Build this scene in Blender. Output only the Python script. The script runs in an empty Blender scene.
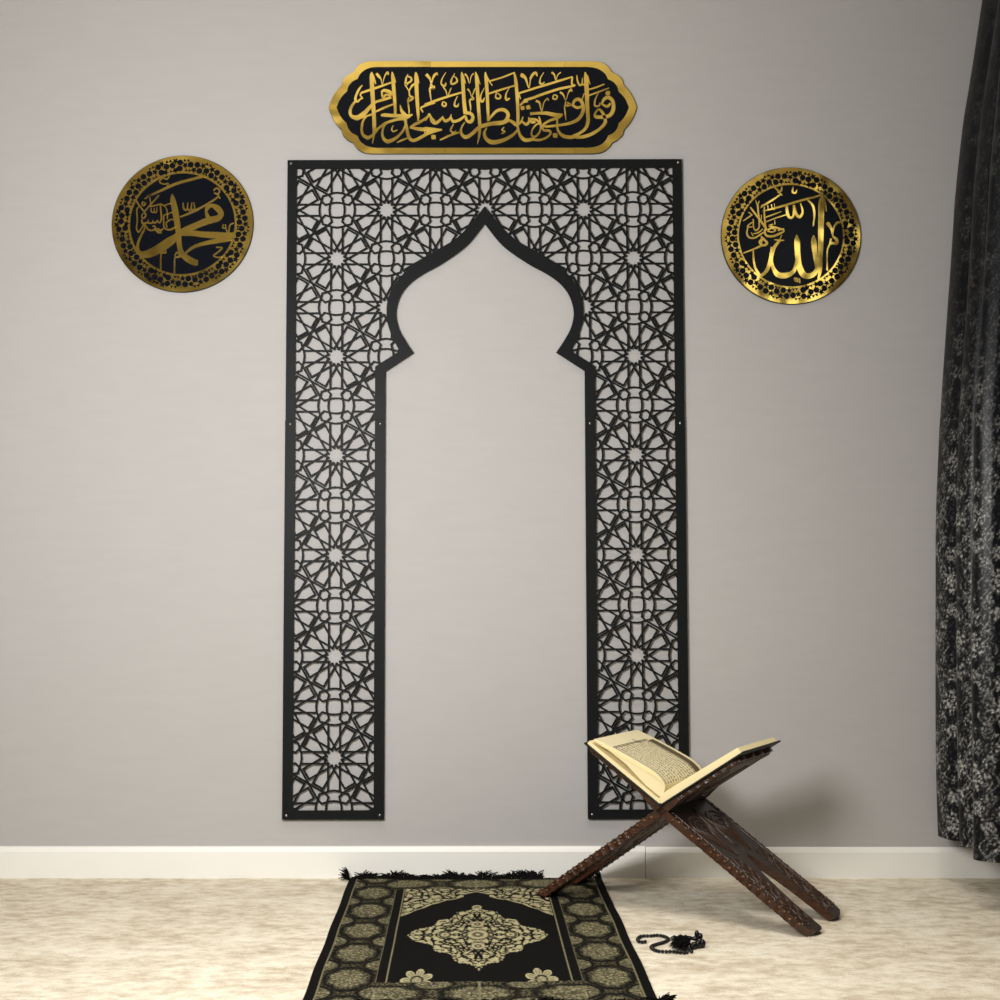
import bpy, bmesh, math, random
import numpy as np
from math import sin, cos, pi, radians, atan, sqrt
from mathutils import Vector, Matrix

random.seed(4)
S = bpy.context.scene
COL = S.collection

# ------------------------------------------------------------------ camera
FPX, CAM_H, CAM_D = 1300.0, 0.75, 3.40
PITCH = atan(85 / FPX)
cd = bpy.data.cameras.new('camera')
cd.sensor_fit = 'HORIZONTAL'
cd.sensor_width = 36.0
cd.lens = 36.0 * FPX / 1000.0
cd.clip_start = 0.05
cam = bpy.data.objects.new('camera', cd)
COL.objects.link(cam)
cam.location = (0, -CAM_D, CAM_H)
cam.rotation_euler = (pi / 2 + PITCH, 0, 0)
S.camera = cam

# ------------------------------------------------------------------ world, lights, exposure
wd = bpy.data.worlds.new('world')
S.world = wd
wd.use_nodes = True
bg = wd.node_tree.nodes['Background']
bg.inputs[0].default_value = (1.0, 0.95, 0.88, 1)
bg.inputs[1].default_value = 0.2


def area(name, loc, target, size, energy, color, size_y=None):
    l = bpy.data.lights.new(name, 'AREA')
    l.energy = energy
    l.color = color
    l.shape = 'RECTANGLE'
    l.size = size
    l.size_y = size_y or size
    o = bpy.data.objects.new(name, l)
    COL.objects.link(o)
    o.location = loc
    d = Vector(target) - Vector(loc)
    o.rotation_euler = d.to_track_quat('-Z', 'Y').to_euler()
    return o


area('standing_lamp', (-0.68, -2.12, 1.27), (-0.60, 0, 1.17), 0.60, 50, (1.0, 0.995, 0.985), 0.62)
area('floor_fill_light', (0.35, -1.25, 2.62), (0.35, -1.25, 0), 1.3, 10.5, (1.0, 0.96, 0.89), 0.9).data.spread = radians(85)  # added downlight, brightens the carpet and baseboard
area('ceiling_fill_light', (-0.4, -4.1, 1.55), (-0.4, -4.0, 3), 0.5, 7, (1.0, 0.98, 0.95), 0.5)  # added uplight, brightens the ceiling to fill floor and gold
area('disc_reflection_light', (1.50, -3.5, 2.38), (0.0, -3.5, 2.2), 1.7, 4, (1.0, 0.99, 0.93), 0.42)  # added unseen light for the right disc's gold to reflect

S.view_settings.view_transform = 'Standard'
S.view_settings.look = 'None'
S.view_settings.exposure = 0.08
S.view_settings.gamma = 1.0
S.view_settings.use_curve_mapping = False


# ------------------------------------------------------------------ places on the wall, by the photograph's pixels
def wall_pt(px, py, Y=0.0):
    b = -(py - 500) / FPX
    d = Vector(((px - 500) / FPX, cos(PITCH) - b * sin(PITCH), sin(PITCH) + b * cos(PITCH)))
    t = (Y + CAM_D) / d.y
    return Vector((0, -CAM_D, CAM_H)) + d * t


def floor_pt(px, py, Z=0.0):
    b = -(py - 500) / FPX
    d = Vector(((px - 500) / FPX, cos(PITCH) - b * sin(PITCH), sin(PITCH) + b * cos(PITCH)))
    t = (Z - CAM_H) / d.z
    return Vector((0, -CAM_D, CAM_H)) + d * t


# ------------------------------------------------------------------ materials
def principled(name, color, rough=0.5, metal=0.0, spec=0.5):
    m = bpy.data.materials.new(name)
    m.use_nodes = True
    b = m.node_tree.nodes['Principled BSDF']
    b.inputs['Base Color'].default_value = (*color, 1)
    b.inputs['Roughness'].default_value = rough
    b.inputs['Metallic'].default_value = metal
    b.inputs['Specular IOR Level'].default_value = spec
    return m


class NT:
    """small helper for node trees"""
    def __init__(self, m):
        self.t = m.node_tree
        self.b = self.t.nodes['Principled BSDF']

    def n(self, kind, **kw):
        x = self.t.nodes.new(kind)
        for k, v in kw.items():
            setattr(x, k, v)
        return x

    def l(self, a, b):
        self.t.links.new(a, b)

    def coords(self, scale):
        tc = self.n('ShaderNodeTexCoord')
        mp = self.n('ShaderNodeMapping')
        mp.inputs['Scale'].default_value = scale
        self.l(tc.outputs['Object'], mp.inputs['Vector'])
        return mp.outputs['Vector']

    def noise(self, vec, scale, detail=3.0, rough=0.5):
        x = self.n('ShaderNodeTexNoise')
        x.inputs['Scale'].default_value = scale
        x.inputs['Detail'].default_value = detail
        x.inputs['Roughness'].default_value = rough
        self.l(vec, x.inputs['Vector'])
        return x.outputs['Fac']

    def ramp(self, fac, stops):
        r = self.n('ShaderNodeValToRGB')
        e = r.color_ramp.elements
        while len(e) > len(stops):
            e.remove(e[-1])
        while len(e) < len(stops):
            e.new(1.0)
        for q, (p, c) in zip(e, stops):
            q.position = p
            q.color = (*c, 1)
        self.l(fac, r.inputs['Fac'])
        return r.outputs['Color']

    def bump(self, h, strength, dist):
        b = self.n('ShaderNodeBump')
        b.inputs['Strength'].default_value = strength
        b.inputs['Distance'].default_value = dist
        self.l(h, b.inputs['Height'])
        self.l(b.outputs['Normal'], self.b.inputs['Normal'])


def mat_wall():
    m = principled('wall_paint', (0.43, 0.414, 0.40), 0.85, 0, 0.25)
    t = NT(m)
    v = t.coords((1.0, 1.0, 5.0))
    f = t.noise(v, 9, 6, 0.6)
    t.l(t.ramp(f, [(0.3, (0.42, 0.404, 0.390)), (0.7, (0.44, 0.424, 0.410))]), t.b.inputs['Base Color'])
    v2 = t.coords((60, 60, 300))
    t.bump(t.noise(v2, 3, 3, 0.6), 0.10, 0.002)
    return m


def mat_carpet():
    m = principled('carpet_pile', (0.66, 0.58, 0.47), 0.95, 0, 0.1)
    t = NT(m)
    v = t.coords((1.0, 1.6, 1.0))
    fa = t.noise(v, 6.0, 5, 0.6)
    fb = t.noise(v, 24.0, 8, 0.68)
    mf = t.n('ShaderNodeMix', data_type='FLOAT')
    mf.inputs[0].default_value = 0.55
    t.l(fa, mf.inputs[2])
    t.l(fb, mf.inputs[3])
    f = mf.outputs[0]
    c1 = t.ramp(f, [(0.34, (0.50, 0.41, 0.29)), (0.45, (0.65, 0.565, 0.43)), (0.53, (0.76, 0.685, 0.545)), (0.66, (0.86, 0.81, 0.68))])  # uneven shading of the nap, put into the colour
    v2 = t.coords((1, 1, 1))
    f2 = t.noise(v2, 260, 3, 0.7)
    mx = t.n('ShaderNodeMix', data_type='RGBA', blend_type='OVERLAY')
    mx.inputs[0].default_value = 0.35
    t.l(c1, mx.inputs[6])
    t.l(t.ramp(f2, [(0.3, (0.25, 0.25, 0.25)), (0.7, (0.75, 0.75, 0.75))]), mx.inputs[7])
    t.l(mx.outputs[2], t.b.inputs['Base Color'])
    ad = t.n('ShaderNodeMath', operation='ADD')
    t.l(f, ad.inputs[0])
    ml = t.n('ShaderNodeMath', operation='MULTIPLY')
    ml.inputs[1].default_value = 0.3
    t.l(f2, ml.inputs[0])
    t.l(ml.outputs[0], ad.inputs[1])
    t.bump(ad.outputs[0], 0.5, 0.02)
    return m


def mat_gold():
    m = principled('gold_mirror', (0.97, 0.69, 0.155), 0.14, 1.0)
    t = NT(m)
    v = t.coords((1, 1, 1))
    t.bump(t.noise(v, 7, 2, 0.5), 0.35, 0.02)
    return m


def mat_wood(name, a, b, rough):
    m = principled(name, a, rough, 0, 0.5)
    t = NT(m)
    v = t.coords((18, 140, 140))
    f = t.noise(v, 1.0, 6, 0.6)
    t.l(t.ramp(f, [(0.3, a), (0.7, b)]), t.b.inputs['Base Color'])
    v2 = t.coords((1, 1, 1))
    t.bump(t.noise(v2, 170, 3, 0.6), 0.35, 0.003)
    return m


def mat_attr(name, attr, dark, light, rough, spec, sheen_metal=0.0, rough_light=None):
    m = principled(name, dark, rough, 0, spec)
    t = NT(m)
    a = t.n('ShaderNodeAttribute', attribute_name=attr)
    t.l(t.ramp(a.outputs['Fac'], [(0.0, dark), (1.0, light)]), t.b.inputs['Base Color'])
    if sheen_metal:
        ml = t.n('ShaderNodeMath', operation='MULTIPLY')
        ml.inputs[1].default_value = sheen_metal
        t.l(a.outputs['Fac'], ml.inputs[0])
        t.l(ml.outputs[0], t.b.inputs['Metallic'])
    v = t.coords((1, 1, 1))
    t.bump(t.noise(v, 500, 2, 0.5), 0.25, 0.001)
    return m


M_wall = mat_wall()
M_carpet = mat_carpet()
M_base = principled('baseboard_paint', (0.83, 0.812, 0.755), 0.45, 0, 0.4)
M_ceil = principled('ceiling_paint', (0.80, 0.77, 0.72), 0.9, 0, 0.2)
M_room = principled('dark_unseen_walls', (0.13, 0.105, 0.085), 0.85, 0, 0.2)  # unseen walls made dark to cut bounced fill light
M_black = principled('black_powder_coat', (0.008, 0.009, 0.009), 0.46, 0, 0.08)
M_plate = principled('black_acrylic', (0.004, 0.005, 0.008), 0.2, 0, 0.12)
M_gold = mat_gold()
M_screw = principled('screw_steel', (0.35, 0.34, 0.32), 0.35, 1.0)
M_wood = mat_wood('dark_carved_wood', (0.010, 0.005, 0.003), (0.034, 0.016, 0.008), 0.42)
M_edge = mat_wood('red_brown_wood', (0.022, 0.008, 0.004), (0.065, 0.023, 0.010), 0.25)
M_carve = mat_wood('carved_relief_wood', (0.028, 0.013, 0.007), (0.075, 0.034, 0.016), 0.3)
M_glint = principled('varnish_glint', (0.12, 0.05, 0.018), 0.18)  # lighter glossy wood standing in for varnish highlights
M_page = principled('page_paper', (0.78, 0.68, 0.43), 0.8, 0, 0.2)
M_pedge = principled('page_edges', (0.83, 0.70, 0.40), 0.85, 0, 0.2)
M_ink = principled('ink', (0.02, 0.014, 0.008), 0.8, 0, 0.2)
M_band = principled('page_heading_print', (0.115, 0.085, 0.045), 0.8, 0, 0.2)
M_cover = principled('dark_green_cover', (0.005, 0.008, 0.006), 0.5, 0, 0.25)
M_bead = principled('black_bead', (0.004, 0.004, 0.0045), 0.25, 0, 0.3)
M_fringe = principled('black_fringe', (0.005, 0.0047, 0.0045), 0.9, 0, 0.04)
M_rug = mat_attr('woven_rug', 'pat', (0.004, 0.0038, 0.0038), (0.44, 0.39, 0.22), 0.9, 0.04)
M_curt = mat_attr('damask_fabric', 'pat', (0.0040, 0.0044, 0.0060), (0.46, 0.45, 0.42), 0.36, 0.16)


# ------------------------------------------------------------------ object helpers
def mesh_obj(name, verts, faces, mats, parent=None, smooth=False, idx=None):
    me = bpy.data.meshes.new(name)
    me.from_pydata([tuple(v) for v in verts], [], faces)
    for m in (mats if isinstance(mats, (list, tuple)) else [mats]):
        me.materials.append(m)
    if idx is not None:
        me.polygons.foreach_set('material_index', idx)
    if smooth:
        me.polygons.foreach_set('use_smooth', [True] * len(me.polygons))
    me.update()
    o = bpy.data.objects.new(name, me)
    COL.objects.link(o)
    if parent:
        o.parent = parent
    return o


def thing(name, label, cat, loc=(0, 0, 0), rz=0.0, rx=0.0, group=None):
    o = bpy.data.objects.new(name, None)
    COL.objects.link(o)
    o.location = loc
    o.rotation_euler = (rx, 0, rz)
    o.empty_display_size = 0.05
    o['label'] = label
    o['category'] = cat
    if group:
        o['group'] = group
    return o


def struct(o):
    o['kind'] = 'structure'
    return o


class MB:
    """collects simple solids into one mesh"""
    def __init__(self):
        self.v, self.f, self.mi = [], [], []

    def add(self, verts, faces, mi=0):
        k = len(self.v)
        self.v += [tuple(q) for q in verts]
        self.f += [tuple(i + k for i in f) for f in faces]
        self.mi += [mi] * len(faces)

    def box(self, x0, x1, y0, y1, z0, z1, mi=0):
        self.add([(x0, y0, z0), (x1, y0, z0), (x1, y1, z0), (x0, y1, z0), (x0, y0, z1), (x1, y0, z1), (x1, y1, z1), (x0, y1, z1)],
                 [(0, 3, 2, 1), (4, 5, 6, 7), (0, 1, 5, 4), (1, 2, 6, 5), (2, 3, 7, 6), (3, 0, 4, 7)], mi)

    def poly(self, pts, z0, z1, mi=0, mside=None):
        """extruded outline in the local xy plane"""
        n = len(pts)
        ar = sum(pts[i][0] * pts[(i + 1) % n][1] - pts[(i + 1) % n][0] * pts[i][1] for i in range(n))
        if ar < 0:
            pts = pts[::-1]
        v = [(p[0], p[1], z0) for p in pts] + [(p[0], p[1], z1) for p in pts]
        self.add(v, [tuple(range(n - 1, -1, -1)), tuple(range(n, 2 * n))], mi)
        k = len(self.v) - 2 * n
        sd = [(k + i, k + (i + 1) % n, k + n + (i + 1) % n, k + n + i) for i in range(n)]
        self.f += sd
        self.mi += [mi if mside is None else mside] * n

    def ring(self, outer, inner, z0, z1, mi=0):
        """closed band between two outlines with equal point counts"""
        n = len(outer)
        v = [(*p, z0) for p in outer] + [(*p, z0) for p in inner] + [(*p, z1) for p in outer] + [(*p, z1) for p in inner]
        f = []
        for i in range(n):
            j = (i + 1) % n
            f += [(2 * n + i, 2 * n + j, 3 * n + j, 3 * n + i), (j, i, n + i, n + j),
                  (i, j, 2 * n + j, 2 * n + i), (n + j, n + i, 3 * n + i, 3 * n + j)]
        self.add(v, f, mi)

    def ribbon(self, path, z0, z1, mi=0):
        """flat stroke of varying width: path of (x, y, w)"""
        n = len(path)
        L, R = [], []
        for i, (x, y, w) in enumerate(path):
            a = path[max(i - 1, 0)]
            b = path[min(i + 1, n - 1)]
            dx, dy = b[0] - a[0], b[1] - a[1]
            d = math.hypot(dx, dy) or 1.0
            nx, ny = -dy / d * w / 2, dx / d * w / 2
            L.append((x + nx, y + ny))
            R.append((x - nx, y - ny))
        v = [(*p, z0) for p in L] + [(*p, z0) for p in R] + [(*p, z1) for p in L] + [(*p, z1) for p in R]
        f = []
        for i in range(n - 1):
            f += [(2 * n + i, 3 * n + i, 3 * n + i + 1, 2 * n + i + 1), (i, i + 1, 2 * n + i + 1, 2 * n + i), (n + i + 1, n + i, 3 * n + i, 3 * n + i + 1)]
        f += [(0, 2 * n, 3 * n, n), (n - 1, 2 * n - 1, 4 * n - 1, 3 * n - 1)]
        self.add(v, f, mi)

    def tube(self, pts, r, seg=6, mi=0, taper=None):
        n = len(pts)
        P = [Vector(p) for p in pts]
        v, f = [], []
        for i in range(n):
            d = (P[min(i + 1, n - 1)] - P[max(i - 1, 0)]).normalized()
            a = d.orthogonal().normalized() if i == 0 else (pa - d * pa.dot(d)).normalized()
            pa = a
            b = d.cross(a)
            rr = r if taper is None else taper[i]
            for k in range(seg):
                t = 2 * pi * k / seg
                v.append(P[i] + a * rr * cos(t) + b * rr * sin(t))
        for i in range(n - 1):
            for k in range(seg):
                k2 = (k + 1) % seg
                f.append((i * seg + k, i * seg + k2, (i + 1) * seg + k2, (i + 1) * seg + k))
        f += [tuple(range(seg - 1, -1, -1)), tuple((n - 1) * seg + k for k in range(seg))]
        self.add(v, f, mi)

    def ball(self, c, r, seg=8, rings=5, mi=0, sq=(1, 1, 1)):
        v, f = [], []
        for i in range(rings + 1):
            th = pi * i / rings
            for k in range(seg):
                ph = 2 * pi * k / seg
                v.append((c[0] + r * sq[0] * sin(th) * cos(ph), c[1] + r * sq[1] * sin(th) * sin(ph), c[2] + r * sq[2] * cos(th)))
        for i in range(rings):
            for k in range(seg):
                k2 = (k + 1) % seg
                f.append((i * seg + k, (i + 1) * seg + k, (i + 1) * seg + k2, i * seg + k2))
        self.add(v, f, mi)

    def build(self, name, mats, parent=None, smooth=False):
        return mesh_obj(name, self.v, self.f, mats, parent, smooth, self.mi)


def spline(pts, sub=6):
    """Catmull-Rom through points of any dimension"""
    P = [np.array(p, float) for p in pts]
    if len(P) == 2:
        return [tuple(P[0] + (P[1] - P[0]) * k / sub) for k in range(sub + 1)]
    out = []
    n = len(P)
    for i in range(n - 1):
        p0 = P[i - 1] if i else 2 * P[0] - P[1]
        p1, p2 = P[i], P[i + 1]
        p3 = P[i + 2] if i + 2 < n else 2 * P[-1] - P[-2]
        for k in range(sub):
            t = k / sub
            out.append(tuple(0.5 * (2 * p1 + (p2 - p0) * t + (2 * p0 - 5 * p1 + 4 * p2 - p3) * t * t + (3 * p1 - p0 - 3 * p2 + p3) * t ** 3)))
    out.append(tuple(P[-1]))
    return out


# ------------------------------------------------------------------ the room
ROOM_L, ROOM_R, ROOM_F, ROOM_H = -2.4, 1.52, -5.2, 2.66


def slab(name, m, *b):
    q = MB()
    q.box(*b)
    return struct(q.build(name, m))


slab('wall_back', M_wall, ROOM_L - 0.1, ROOM_R + 0.1, 0, 0.1, -0.1, ROOM_H)
slab('wall_left', M_room, ROOM_L - 0.1, ROOM_L, ROOM_F, 0, -0.1, ROOM_H)
slab('wall_right', M_room, ROOM_R, ROOM_R + 0.1, ROOM_F, 0, -0.1, ROOM_H)
slab('wall_front', M_room, ROOM_L - 0.1, ROOM_R + 0.1, ROOM_F - 0.1, ROOM_F, -0.1, ROOM_H)
slab('ceiling', M_ceil, ROOM_L - 0.1, ROOM_R + 0.1, ROOM_F - 0.1, 0.1, ROOM_H, ROOM_H + 0.1)
slab('floor', M_carpet, ROOM_L, ROOM_R, ROOM_F, 0, -0.1, 0)
SEAM = wall_pt(645, 860).x


def baseboard(name, x0, x1, h):
    q = MB()
    prof = [(0, 0), (-0.013, 0), (-0.013, h - 0.012), (-0.009, h - 0.004), (-0.006, h), (0, h)]
    n = len(prof)
    v = [(x0, a, b) for a, b in prof] + [(x1, a, b) for a, b in prof]
    q.add(v, [tuple(range(n)), tuple(range(2 * n - 1, n - 1, -1))] + [(i, n + i, n + (i + 1) % n, (i + 1) % n) for i in range(n)])
    return struct(q.build(name, M_base))


baseboard('baseboard_left', ROOM_L, SEAM - 0.0008, 0.079)
baseboard('baseboard_right', SEAM + 0.0008, ROOM_R, 0.077)

# ------------------------------------------------------------------ arch lattice panel
A = 0.2612                      # repeat of the star pattern
PXM = 0.002667
PCX = -0.0362                   # panel centre line
TOPZ, BOTZ = wall_pt(485, 161).z, wall_pt(485, 818.5).z
HW = 0.5235
SEAMZ = wall_pt(485, 420).z
panel = thing('arch_wall_panel', 'tall black lattice wall panel shaped as a pointed arch, under the long gold plaque', 'wall panel', (PCX, 0, BOTZ))
panel.rotation_euler.y = -0.0028     # hangs very slightly out of true


def loc_z(py):
    return wall_pt(485, py).z - BOTZ


PZ0, PZ1 = 0.0075, 0.0120       # distance of its back and face from the wall
TZ = TOPZ - BOTZ
band_in = [(484.8, 225), (466.9, 246.8), (442.7, 264.4), (423, 275.4), (409.8, 285.3), (401, 297.4), (397, 312.8), (399.6, 328.2), (406.5, 341.4), (414.6, 353.5)]
band_out = [(484.8, 207.5), (469, 227.3), (453.8, 241.3), (434, 252.6), (416.4, 263.3), (403.2, 275.4), (393.3, 288.6), (388, 304), (388.3, 321.6), (393.0, 337), (400.5, 351.5)]


def loc(p):
    return ((p[0] - 484.8) * PXM, loc_z(p[1]))


LEG_I, LEG_L = -0.262, -0.289     # inner edge of the left leg, and where its lattice ends
BOR = 0.0245
sz = SEAMZ - BOTZ
half_in = spline([loc(p) for p in band_in], 6) + [(LEG_I, loc_z(372)), (LEG_I, sz + 0.0005)]
half_out = spline([loc(p) for p in band_out], 6) + [(LEG_L, loc_z(367)), (LEG_L, sz + 0.0005)]


def mirror(h):
    return [(-x, z) for x, z in reversed(h)] + list(h)[1:]


def upright(o):                 # meshes drawn in local xy with depth +z towards the room
    for v in o.data.vertices:
        x, y, z = v.co
        v.co = (x, -z, y)
    return o


q = MB()
q.poly([(-HW, sz + 0.0005), (-HW, TZ), (HW, TZ), (HW, sz + 0.0005), (HW - BOR, sz + 0.0005), (HW - BOR, TZ - BOR * 0.95), (-HW + BOR, TZ - BOR * 0.95), (-HW + BOR, sz + 0.0005)], PZ0, PZ1)
upright(q.build('outer_frame', M_black, panel))
q = MB()
q.poly(mirror(half_out) + list(reversed(mirror(half_in))), PZ0, PZ1)
upright(q.build('arch_band', M_black, panel))
BB = 0.0235
for s in (1, -1):
    q = MB()
    pts = [(-HW - 0.0008, sz - 0.0005), (-HW - 0.0008, 0), (LEG_I, 0), (LEG_I, sz - 0.0005), (LEG_L, sz - 0.0005), (LEG_L, BB), (-HW + BOR + 0.001, BB), (-HW + BOR + 0.001, sz - 0.0005)]
    q.poly([(s * x, z) for x, z in pts], PZ0, PZ1)
    upright(q.build('leg_frame', M_black, panel))

# lattice lines
U = A / 99.0
R15 = [(sin(radians(15 + 30 * k)) * 35, cos(radians(15 + 30 * k)) * 35) for k in range(12)]


def rot(p, a):
    c, s_ = cos(a), sin(a)
    return (p[0] * c + p[1] * s_, -p[0] * s_ + p[1] * c)


star = []
for k in range(12):
    a = radians(30 * k)
    for s in (-1, 1):
        star.append((rot((5.75 * s, 31.8), a), rot((5.75 * s, 4.9), a)))
    m0, m1 = rot((-9.06, 33.8), a), rot((9.06, 33.8), a)
    if k % 3 == 0:
        d1, d0, d2 = rot((0, 31.7), a), rot((-4.6, 32.2), a), rot((4.6, 32.2), a)
        star += [(m0, d0), (d0, d1), (d1, d2), (d2, m1)]
    else:
        star.append((rot((-5.75, 31.4), a), rot((5.75, 31.4), a)))
        star.append((m0, m1))
cross = []
for k in range(4):
    a = radians(90 * k)
    hc = (10.46, 10.46)
    ring6 = [(hc[0] + 5.42 * sin(radians(45 + 60 * j)), hc[1] + 5.42 * cos(radians(45 + 60 * j))) for j in range(6)]
    for j in range(6):
        cross.append((rot(ring6[j], a), rot(ring6[(j + 1) % 6], a)))
    arc = spline([(-6.63, 6.63), (-3.5, 7.35), (0, 7.6), (3.5, 7.35), (6.63, 6.63)], 1)
    for i in range(4):
        cross.append((rot(arc[i], a), rot(arc[i + 1], a)))

Z259 = loc_z(259.2)
segs = []
seen = set()


def put(lines, cx, cz):
    for p, r in lines:
        s_ = ((cx + p[0] * U, cz + p[1] * U), (cx + r[0] * U, cz + r[1] * U))
        segs.append(s_)


for i in range(-3, 4):
    for j in range(-2, 9):
        # stars at half-odd columns on whole rows, and whole columns on half rows
        x, z = (i + 0.5) * A, Z259 - j * A
        put(star, x, z)
        put(star, i * A, Z259 - (j - 0.5) * A)
        put(cross, (i + 0.5) * A, Z259 - (j + 0.5) * A)
        put(cross, i * A, Z259 - j * A)

# region where the lattice shows: inside the outer frame, outside the arch band
m_ = 0.002
region = [(-HW + BOR - m_, BB - m_), (-HW + BOR - m_, TZ - BOR * 0.95 + m_), (HW - BOR + m_, TZ - BOR * 0.95 + m_), (HW - BOR + m_, BB - m_), (-LEG_L - m_, BB - m_)]
half_o2 = spline([loc((p[0] + (2 if k else 0), p[1] + 1.5)) for k, p in enumerate(band_out)], 6)
half_o2 += [(LEG_L + m_, loc_z(367))]
region += mirror(half_o2) + [(LEG_L + m_, BB - m_)]


def inside(p, poly):
    c = False
    n = len(poly)
    for i in range(n):
        a, b = poly[i], poly[i - 1]
        if (a[1] > p[1]) != (b[1] > p[1]) and p[0] < (b[0] - a[0]) * (p[1] - a[1]) / (b[1] - a[1]) + a[0]:
            c = not c
    return c


def clip(seg, poly):
    (x0, y0), (x1, y1) = seg
    ts = [0.0, 1.0]
    n = len(poly)
    for i in range(n):
        a, b = poly[i - 1], poly[i]
        ex, ey = b[0] - a[0], b[1] - a[1]
        dx, dy = x1 - x0, y1 - y0
        den = dx * ey - dy * ex
        if abs(den) < 1e-12:
            continue
        t = ((a[0] - x0) * ey - (a[1] - y0) * ex) / den
        u = ((a[0] - x0) * dy - (a[1] - y0) * dx) / den
        if 0 < t < 1 and 0 <= u <= 1:
            ts.append(t)
    ts.sort()
    out = []
    for t0, t1 in zip(ts, ts[1:]):
        if t1 - t0 > 1e-4:
            tm = (t0 + t1) / 2
            if inside((x0 + (x1 - x0) * tm, y0 + (y1 - y0) * tm), poly):
                out.append(((x0 + (x1 - x0) * t0, y0 + (y1 - y0) * t0), (x0 + (x1 - x0) * t1, y0 + (y1 - y0) * t1)))
    return out


q = MB()
LW = 0.0046
for s_ in segs:
    if max(abs(s_[0][0]), abs(s_[1][0])) > 0.62 or min(s_[0][1], s_[1][1]) > TZ or max(s_[0][1], s_[1][1]) < 0:
        continue
    key = (round(s_[0][0] + s_[1][0], 4), round(s_[0][1] + s_[1][1], 4))
    if key in seen:
        continue
    seen.add(key)
    for (a, b) in clip(s_, region):
        dx, dy = b[0] - a[0], b[1] - a[1]
        d = math.hypot(dx, dy)
        if d < 1e-5:
            continue
        ex, ey = dx / d * LW * 0.3, dy / d * LW * 0.3
        nx, ny = -dy / d * LW / 2, dx / d * LW / 2
        jz = random.uniform(0, 0.0003)
        q.poly([(a[0] - ex - nx, a[1] - ey - ny), (b[0] + ex - nx, b[1] + ey - ny), (b[0] + ex + nx, b[1] + ey + ny), (a[0] - ex + nx, a[1] - ey + ny)], PZ0 + jz, PZ1 - 0.0003 - jz)
upright(q.build('lattice', M_black, panel))

for (x, z) in [(-HW + 0.009, TZ - 0.009), (HW - 0.009, TZ - 0.009), (-HW + 0.010, 0.011), (HW - 0.010, 0.011), (LEG_I - 0.011, 0.011), (-LEG_I + 0.011, 0.011),
               (-HW + 0.012, sz - 0.011), (HW - 0.012, sz - 0.011), (LEG_I - 0.013, sz - 0.011), (-LEG_I + 0.013, sz - 0.011)]:
    q = MB()
    q.tube([(x, z, 0), (x, z, PZ1), (x, z, PZ1 + 0.0004), (x, z, PZ1 + 0.0009)], 0.002, 10, taper=[0.0035, 0.0035, 0.0019, 0.0012])
    upright(q.build('screw', M_screw, panel, True))

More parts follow.
